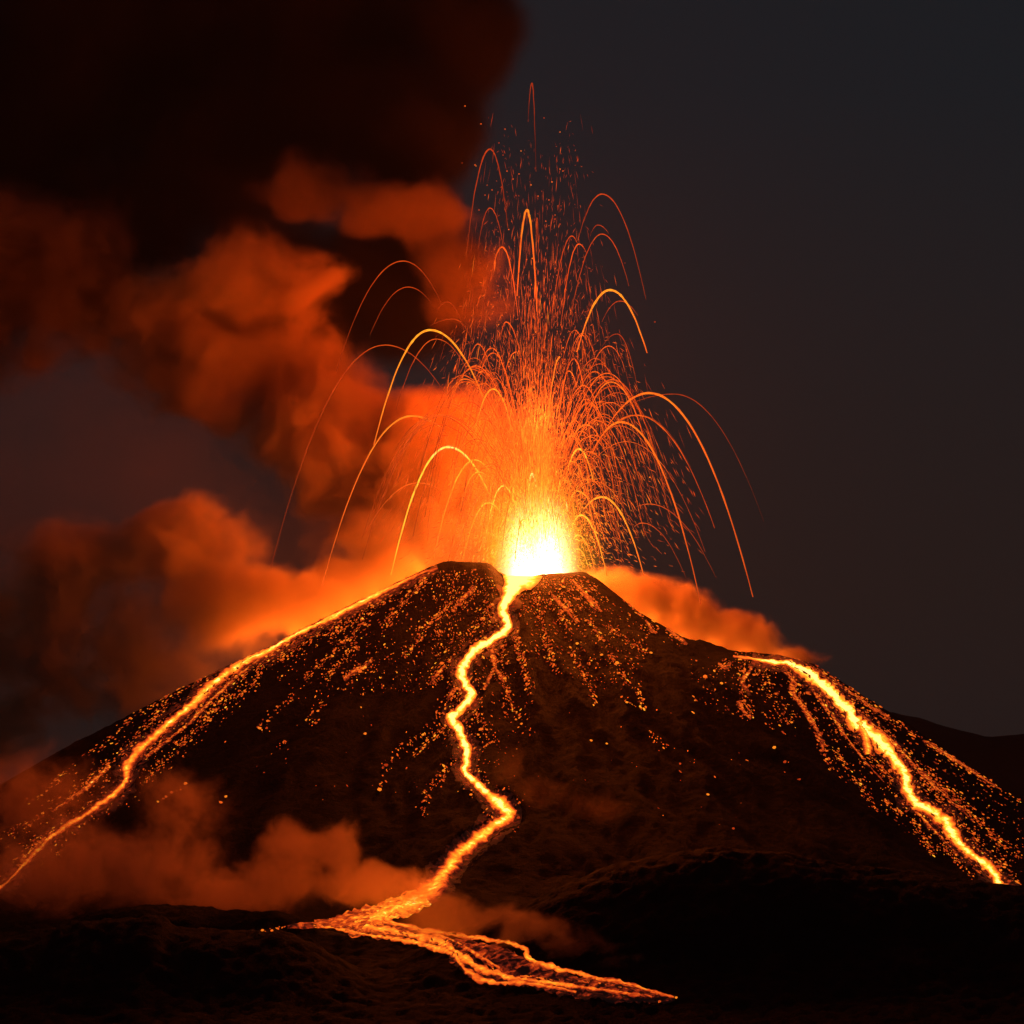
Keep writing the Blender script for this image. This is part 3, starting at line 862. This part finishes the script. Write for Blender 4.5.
for (n, seed) in ((27000, 21),):
    x, y, z, vx, vy, vz, hg, t = spray(n, seed)
    for i in range(n):
        p = Vector((VENT.x+x[i], y[i], VENT.z+z[i]))
        # must be above the slope
        if z[i] < 2 or abs(x[i]) > 60 and z[i] < 4-abs(x[i]-0)*0.42: continue
        col = 512+p.x; row = 860-p.z
        if abs(x[i]) > 65 and row > np.interp(col, [330, 430, 585, 650, 740], [618, 566, 572, 620, 657])-1: continue
        dist = math.hypot(x[i]*1.25, z[i])
        heat = 0.25+0.72*math.exp(-dist/115)+random.gauss(0, 0.10)
        if abs(x[i]) < 26: heat += 0.05*math.exp(-z[i]/260)
        d = Vector((vx[i], vy[i], vz[i]))
        sp = d.length
        L = min(26.0, 0.8+sp*(0.045 if t[i] > 1 else 0.03)*random.uniform(.3, 2.0))
        w = 0.215*math.exp(random.gauss(0, 0.35))*(1.25 if dist < 120 else 1.0)
        spark(V, F, H, p, d, L, w, max(0.16, min(1.0, heat)))
        if dist > 90 and random.random() < 0.012: bombs.append((p, dist))
tag(mesh_obj('lava_spatter', V, F, M_SPRAY, attrs={'melt': H}, smooth=False), 'fine glowing spatter filling the lava fountain above the crater', 'lava spatter', kind='stuff')

# single lava bombs in flight, big enough to tell apart
BM = []
for Vv, Ff in ROCKV:
    me = bpy.data.meshes.new('lava_bomb')
    me.from_pydata([tuple(v) for v in Vv], [], Ff)
    me.materials.append(M_BOMB)
    BM.append(me)
lone = [(465, 106), (481, 124), (505, 129), (499, 143), (544, 118), (560, 132), (521, 151), (503, 155), (475, 165), (462, 163), (507, 171), (519, 174), (560, 169), (563, 171), (552, 182), (513, 179), (531, 185), (538, 196), (549, 200), (561, 206),
        (555, 215), (492, 190), (487, 185), (498, 192), (546, 227), (485, 195), (476, 166), (591, 271), (655, 322), (625, 263), (479, 210), (558, 206)]
for k, (px, py) in enumerate(lone):
    o = bpy.data.objects.new('lava_bomb', BM[k % 5]); COL.objects.link(o)
    o.location = at(px, py, random.uniform(-30, 30)); r = random.uniform(.5, .85)
    o.scale = (r, r, r*1.2)
    tag(o, 'tiny red lava bomb flying alone above the top of the fountain', 'lava bomb', 'lone lava bombs above the fountain')
random.shuffle(bombs)
for k, (p, dist) in enumerate(bombs[:160]):
    o = bpy.data.objects.new('lava_bomb', BM[k % 5]); COL.objects.link(o)
    o.location = p; r = random.uniform(.5, .95)
    o.scale = (r, r, r*random.uniform(1, 1.6))
    o.rotation_euler = (0, random.uniform(-.5, .5), random.uniform(0, 6))
    s = 'left' if p.x < VENT.x else 'right'
    tag(o, 'small glowing lava bomb flying in the %s half of the fountain' % s, 'lava bomb', 'lava bombs in the %s half of the fountain' % s)

#CORE
def volume_core():
    import bmesh
    me = bpy.data.meshes.new('jet_glow_core')
    bm = bmesh.new()
    bmesh.ops.create_uvsphere(bm, u_segments=32, v_segments=20, radius=1.0)
    for v in bm.verts:
        z = v.co.z
        v.co.x *= 84; v.co.y *= 60; v.co.z *= (215 if z > 0 else 25)
    bm.to_mesh(me); bm.free()
    m, n, l = new_mat('jet_glow')  # white jet plus the bloom of light around it, put in as emission
    out = n.new('ShaderNodeOutputMaterial')
    vol = n.new('ShaderNodeVolumePrincipled')
    vol.inputs['Density'].default_value = 0.0
    tc = n.new('ShaderNodeTexCoord')
    def falloff(sx, sy, sz, pw, amp):
        mp = n.new('ShaderNodeVectorMath'); mp.operation = 'MULTIPLY'
        mp.inputs[1].default_value = (1/sx, 1/sy, 1/sz)
        l.new(tc.outputs['Object'], mp.inputs[0])
        ln = n.new('ShaderNodeVectorMath'); ln.operation = 'LENGTH'
        l.new(mp.outputs[0], ln.inputs[0])
        sb = n.new('ShaderNodeMath'); sb.operation = 'SUBTRACT'; sb.use_clamp = True; sb.inputs[0].default_value = 1
        l.new(ln.outputs['Value'], sb.inputs[1])
        p = n.new('ShaderNodeMath'); p.operation = 'POWER'; p.inputs[1].default_value = pw
        l.new(sb.outputs[0], p.inputs[0])
        q = n.new('ShaderNodeMath'); q.operation = 'MULTIPLY'; q.inputs[1].default_value = amp
        l.new(p.outputs[0], q.inputs[0])
        return q.outputs[0]
    def colored(val, c):
        v = n.new('ShaderNodeVectorMath'); v.operation = 'SCALE'
        v.inputs[0].default_value = c
        l.new(val, v.inputs['Scale'])
        return v.outputs[0]
    a = colored(falloff(84, 60, 215, 1.8, CORE_A), (1, 0.075, 0.004))
    b = colored(falloff(84, 60, 140, 3.0, CORE_B), (1, 0.50, 0.004))
    c = colored(falloff(52, 46, 108, 3.2, CORE_C), (1, 0.9, 0.55))
    s1 = n.new('ShaderNodeVectorMath'); s1.operation = 'ADD'; l.new(a, s1.inputs[0]); l.new(b, s1.inputs[1])
    s2 = n.new('ShaderNodeVectorMath'); s2.operation = 'ADD'; l.new(s1.outputs[0], s2.inputs[0]); l.new(c, s2.inputs[1])
    # upward streaks in the jet
    st = n.new('ShaderNodeVectorMath'); st.operation = 'MULTIPLY'; st.inputs[1].default_value = (0.09, 0.09, 0.008)
    l.new(tc.outputs['Object'], st.inputs[0])
    nz = n.new('ShaderNodeTexNoise'); nz.inputs['Scale'].default_value = 1.0; nz.inputs['Detail'].default_value = 2
    l.new(st.outputs[0], nz.inputs['Vector'])
    mr = n.new('ShaderNodeMapRange'); mr.inputs['From Min'].default_value = .3; mr.inputs['From Max'].default_value = .7
    mr.inputs['To Min'].default_value = .45; mr.inputs['To Max'].default_value = 1.55
    l.new(nz.outputs['Fac'], mr.inputs['Value'])
    fin = n.new('ShaderNodeVectorMath'); fin.operation = 'SCALE'
    l.new(s2.outputs[0], fin.inputs[0]); l.new(mr.outputs['Result'], fin.inputs['Scale'])
    l.new(fin.outputs[0], vol.inputs['Emission Color'])
    vol.inputs['Emission Strength'].default_value = 1.0
    l.new(vol.outputs['Volume'], out.inputs['Volume'])
    me.materials.append(m)
    o = bpy.data.objects.new('lava_jet_glow', me); COL.objects.link(o)
    o.location = VENT+Vector((0, 0, 0))
    tag(o, 'white hot jet of lava bursting from the crater, ringed by its glow', 'lava fountain', kind='thing')
    return o
CORE_A, CORE_B, CORE_C = 0.014, 0.085, 0.46
jet = volume_core()
lava_lamp('fountain_glow', jet, (0, -10, 40), 14e6, (1, 0.16, 0.013), 30)
lava_lamp('fountain_glow', jet, (0, -10, 160), 10e6, (1, 0.11, 0.007), 40)
lava_lamp('fountain_glow', jet, (-8, -10, 290), 2.6e6, (1, 0.09, 0.006), 40)

#SMOKE
def smoke(name, label, blobs, density, albedo, nscale=0.018, warp=30.0, namp=1.3, edge=2.2, aniso=0.2, cut=0.0, step=1.0, detail=4.0, rough=0.62, pad=1.12):
    """blobs: (column, row, y, rx, rz, ry, weight) billows; the density falls to nothing before the bounding skin"""
    import bmesh
    C, RR = [], []
    for (px, py, y, rx, rz, ry, w) in blobs:
        p = at(px, py, y); s = (CAM_D+y)/CAM_D
        C.append(p); RR.append(Vector((rx*s, ry, rz*s)))
    org = sum(C, Vector())/len(C)
    bm = bmesh.new()
    for c, r in zip(C, RR):
        res = bmesh.ops.create_icosphere(bm, subdivisions=3, radius=1.0)
        for v in res['verts']:
            v.co = Vector((v.co.x*r.x*pad, v.co.y*r.y*pad, v.co.z*r.z*pad))+c-org
    me = bpy.data.meshes.new(name+'_raw'); bm.to_mesh(me); bm.free()
    tmp = bpy.data.objects.new(name+'_raw', me); COL.objects.link(tmp)
    rm = tmp.modifiers.new('r', 'REMESH'); rm.mode = 'VOXEL'; rm.voxel_size = max(3.0, min(min(r) for r in RR)/5)
    dg = bpy.context.evaluated_depsgraph_get()
    fin = bpy.data.meshes.new_from_object(tmp.evaluated_get(dg))
    bpy.data.objects.remove(tmp); fin.name = name
    m, n, l = new_mat(name)
    out = n.new('ShaderNodeOutputMaterial')
    tc = n.new('ShaderNodeTexCoord')
    def math_(op, a, b=None, clamp=False, c=None):
        x = n.new('ShaderNodeMath'); x.operation = op; x.use_clamp = clamp
        for i, v in enumerate((a, b, c)):
            if v is None: continue
            if isinstance(v, (int, float)): x.inputs[i].default_value = v
            else: l.new(v, x.inputs[i])
        return x.outputs[0]
    nw = n.new('ShaderNodeTexNoise'); nw.inputs['Scale'].default_value = nscale*0.55; nw.inputs['Detail'].default_value = 3
    l.new(tc.outputs['Object'], nw.inputs['Vector'])
    wa = n.new('ShaderNodeVectorMath'); wa.operation = 'MULTIPLY_ADD'
    l.new(nw.outputs['Color'], wa.inputs[0]); wa.inputs[1].default_value = (warp*2, warp*2, warp*2)
    wb = n.new('ShaderNodeVectorMath'); wb.operation = 'SUBTRACT'; wb.inputs[1].default_value = (warp, warp, warp)
    l.new(tc.outputs['Object'], wb.inputs[0]); l.new(wb.outputs[0], wa.inputs[2])
    P = wa.outputs[0]
    f = None
    for c, r, b in zip(C, RR, blobs):
        mp = n.new('ShaderNodeVectorMath'); mp.operation = 'MULTIPLY_ADD'
        mp.inputs[1].default_value = (1/r.x, 1/r.y, 1/r.z)
        q = c-org
        mp.inputs[2].default_value = (-q.x/r.x, -q.y/r.y, -q.z/r.z)
        l.new(P, mp.inputs[0])
        ln = n.new('ShaderNodeVectorMath'); ln.operation = 'LENGTH'; l.new(mp.outputs[0], ln.inputs[0])
        v = math_('MULTIPLY_ADD', ln.outputs['Value'], -b[6], c=b[6])
        f = v if f is None else math_('SMOOTH_MAX', f, v, c=0.3)
    nz = n.new('ShaderNodeTexNoise'); nz.inputs['Scale'].default_value = nscale; nz.inputs['Detail'].default_value = detail
    nz.inputs['Roughness'].default_value = rough
    l.new(P, nz.inputs['Vector'])
    nn = math_('MULTIPLY_ADD', nz.outputs['Fac'], namp, c=-0.5*namp-cut)
    g = math_('ADD', math_('MULTIPLY', f, edge), nn, clamp=True)
    # nothing outside the billows themselves
    g = math_('MULTIPLY', g, math_('MULTIPLY', f, 3.0, clamp=True))
    d = math_('MULTIPLY', math_('POWER', g, 1.4), density)
    vol = n.new('ShaderNodeVolumePrincipled')
    vol.inputs['Color'].default_value = (*albedo, 1)
    vol.inputs['Anisotropy'].default_value = aniso
    l.new(d, vol.inputs['Density'])
    l.new(vol.outputs['Volume'], out.inputs['Volume'])
    m.cycles.volume_step_rate = step
    fin.materials.clear(); fin.materials.append(m)
    o = bpy.data.objects.new(name, fin); COL.objects.link(o)
    o.location = org
    tag(o, label, 'smoke', kind='stuff')
    return o
#SMOKE_LIST
# ------------------------------------------------------------------ smoke and steam
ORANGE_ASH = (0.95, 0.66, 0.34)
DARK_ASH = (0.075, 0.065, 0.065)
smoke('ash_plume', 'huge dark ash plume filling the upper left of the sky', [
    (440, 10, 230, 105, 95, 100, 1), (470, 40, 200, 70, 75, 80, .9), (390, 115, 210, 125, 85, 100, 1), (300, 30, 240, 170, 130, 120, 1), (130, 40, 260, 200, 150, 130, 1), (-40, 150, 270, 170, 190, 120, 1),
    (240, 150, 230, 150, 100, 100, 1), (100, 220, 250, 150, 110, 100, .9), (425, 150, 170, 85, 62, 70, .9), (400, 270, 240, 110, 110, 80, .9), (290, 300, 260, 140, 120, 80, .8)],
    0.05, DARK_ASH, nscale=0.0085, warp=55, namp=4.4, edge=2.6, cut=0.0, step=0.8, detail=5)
smoke('dull_ash', 'dull red row of ash billows high left of the fountain', [
    (325, 188, 120, 92, 44, 50, 1), (390, 205, 110, 80, 40, 45, 1), (435, 212, 100, 62, 42, 45, .9), (465, 285, 110, 55, 60, 45, .7), (20, 280, 120, 150, 120, 80, .9), (-60, 330, 140, 120, 90, 70, .9)],
    0.05, (0.42, 0.28, 0.18), nscale=0.017, warp=40, namp=5.5, edge=2.6, cut=0.1, step=0.7, detail=5)
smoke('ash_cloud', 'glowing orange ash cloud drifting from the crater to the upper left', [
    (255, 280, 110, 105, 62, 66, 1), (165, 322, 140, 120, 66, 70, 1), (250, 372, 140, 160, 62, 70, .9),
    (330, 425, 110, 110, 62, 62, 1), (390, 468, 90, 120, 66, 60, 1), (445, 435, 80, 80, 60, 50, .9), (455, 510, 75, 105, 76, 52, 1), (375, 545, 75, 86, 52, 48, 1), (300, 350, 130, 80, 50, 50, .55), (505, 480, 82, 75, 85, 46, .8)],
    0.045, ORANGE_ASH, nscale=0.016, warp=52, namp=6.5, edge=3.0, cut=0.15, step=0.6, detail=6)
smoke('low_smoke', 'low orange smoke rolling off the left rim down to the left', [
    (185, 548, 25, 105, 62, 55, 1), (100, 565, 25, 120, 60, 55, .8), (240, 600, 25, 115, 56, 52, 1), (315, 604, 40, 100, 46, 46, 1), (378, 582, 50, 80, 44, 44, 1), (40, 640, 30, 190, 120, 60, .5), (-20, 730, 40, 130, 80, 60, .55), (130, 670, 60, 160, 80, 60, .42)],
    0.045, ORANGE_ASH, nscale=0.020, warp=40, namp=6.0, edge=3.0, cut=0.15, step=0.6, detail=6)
smoke('smoke_veil', 'thin brown smoke veil hanging behind the left flank', [
    (150, 480, 130, 330, 230, 80, 1), (-60, 600, 140, 260, 280, 120, 1), (330, 600, 230, 220, 190, 100, .8)],
    0.0030, (0.9, 0.62, 0.36), nscale=0.006, warp=50, namp=2.0, edge=2.2, cut=0.0, step=1.2, detail=3)
smoke('ridge_steam', 'orange steam rolling down along the right ridge', [
    (600, 590, 40, 50, 30, 32, 1), (640, 602, 42, 50, 34, 34, 1), (680, 614, 44, 50, 40, 36, 1), (722, 634, 44, 48, 30, 34, 1), (752, 642, 44, 42, 34, 32, 1), (788, 657, 44, 42, 22, 28, 1)],
    0.10, (0.96, 0.72, 0.40), nscale=0.032, warp=22, namp=5.0, edge=2.8, cut=0.2, step=0.5, detail=5)
smoke('foot_smoke', 'dull red smoke drifting over the lower left slope above the dark ridges', [
    (298, 850, -640, 46, 36, 44, 1), (340, 850, -640, 34, 38, 40, 1), (275, 882, -630, 60, 34, 50, 1), (362, 886, -650, 56, 28, 44, 1), (410, 884, -650, 44, 24, 36, .9), (225, 896, -620, 90, 30, 60, .8),
    (150, 868, -600, 105, 54, 70, .62), (185, 805, -520, 66, 50, 60, .56), (60, 868, -580, 130, 64, 80, .56), (30, 800, -380, 130, 70, 70, .46)],
    0.026, (0.94, 0.62, 0.36), nscale=0.042, warp=24, namp=6.5, edge=3.0, cut=0.25, step=0.5, detail=6)
smoke('fan_steam', 'thin red steam rising behind the lava fan at the foot', [
    (445, 914, -740, 50, 32, 34, 1), (490, 926, -800, 56, 30, 30, 1), (535, 938, -840, 56, 32, 30, 1), (580, 952, -865, 54, 30, 28, 1), (620, 972, -885, 46, 20, 24, .9)],
    0.03, ORANGE_ASH, nscale=0.05, warp=20, namp=5.5, edge=2.8, cut=0.05, step=0.6, detail=5)
smoke('slope_wisp', 'faint wisp of smoke right of the central flow low on the cone', [
    (505, 772, -420, 28, 40, 22, 1), (540, 795, -440, 48, 24, 26, .8), (595, 814, -450, 58, 26, 28, .8)],
    0.004, ORANGE_ASH, nscale=0.045, warp=24, namp=6.0, edge=2.6, cut=0.35, step=0.7, detail=5)

# air that the fire lights up
def haze(density):
    m, n, l = new_mat('haze')
    out = n.new('ShaderNodeOutputMaterial')
    vol = n.new('ShaderNodeVolumePrincipled')
    vol.inputs['Density'].default_value = density
    vol.inputs['Color'].default_value = (0.85, 0.85, 0.85, 1)
    l.new(vol.outputs['Volume'], out.inputs['Volume'])
    z0 = float(VG[:, 2].min())-3; z1 = 1250.0; e = float(np.abs(VG[:, :2]).max())+400
    V = [(x, y, z) for z in (z0, z1) for y in (-e, e) for x in (-e, e)]
    F = [(0, 2, 3, 1), (4, 5, 7, 6), (0, 1, 5, 4), (2, 6, 7, 3), (0, 4, 6, 2), (1, 3, 7, 5)]
    tag(mesh_obj('haze', V, F, m, smooth=False), 'warm hazy night air around the volcano', 'haze', kind='stuff')
if HAZE > 0: haze(HAZE)
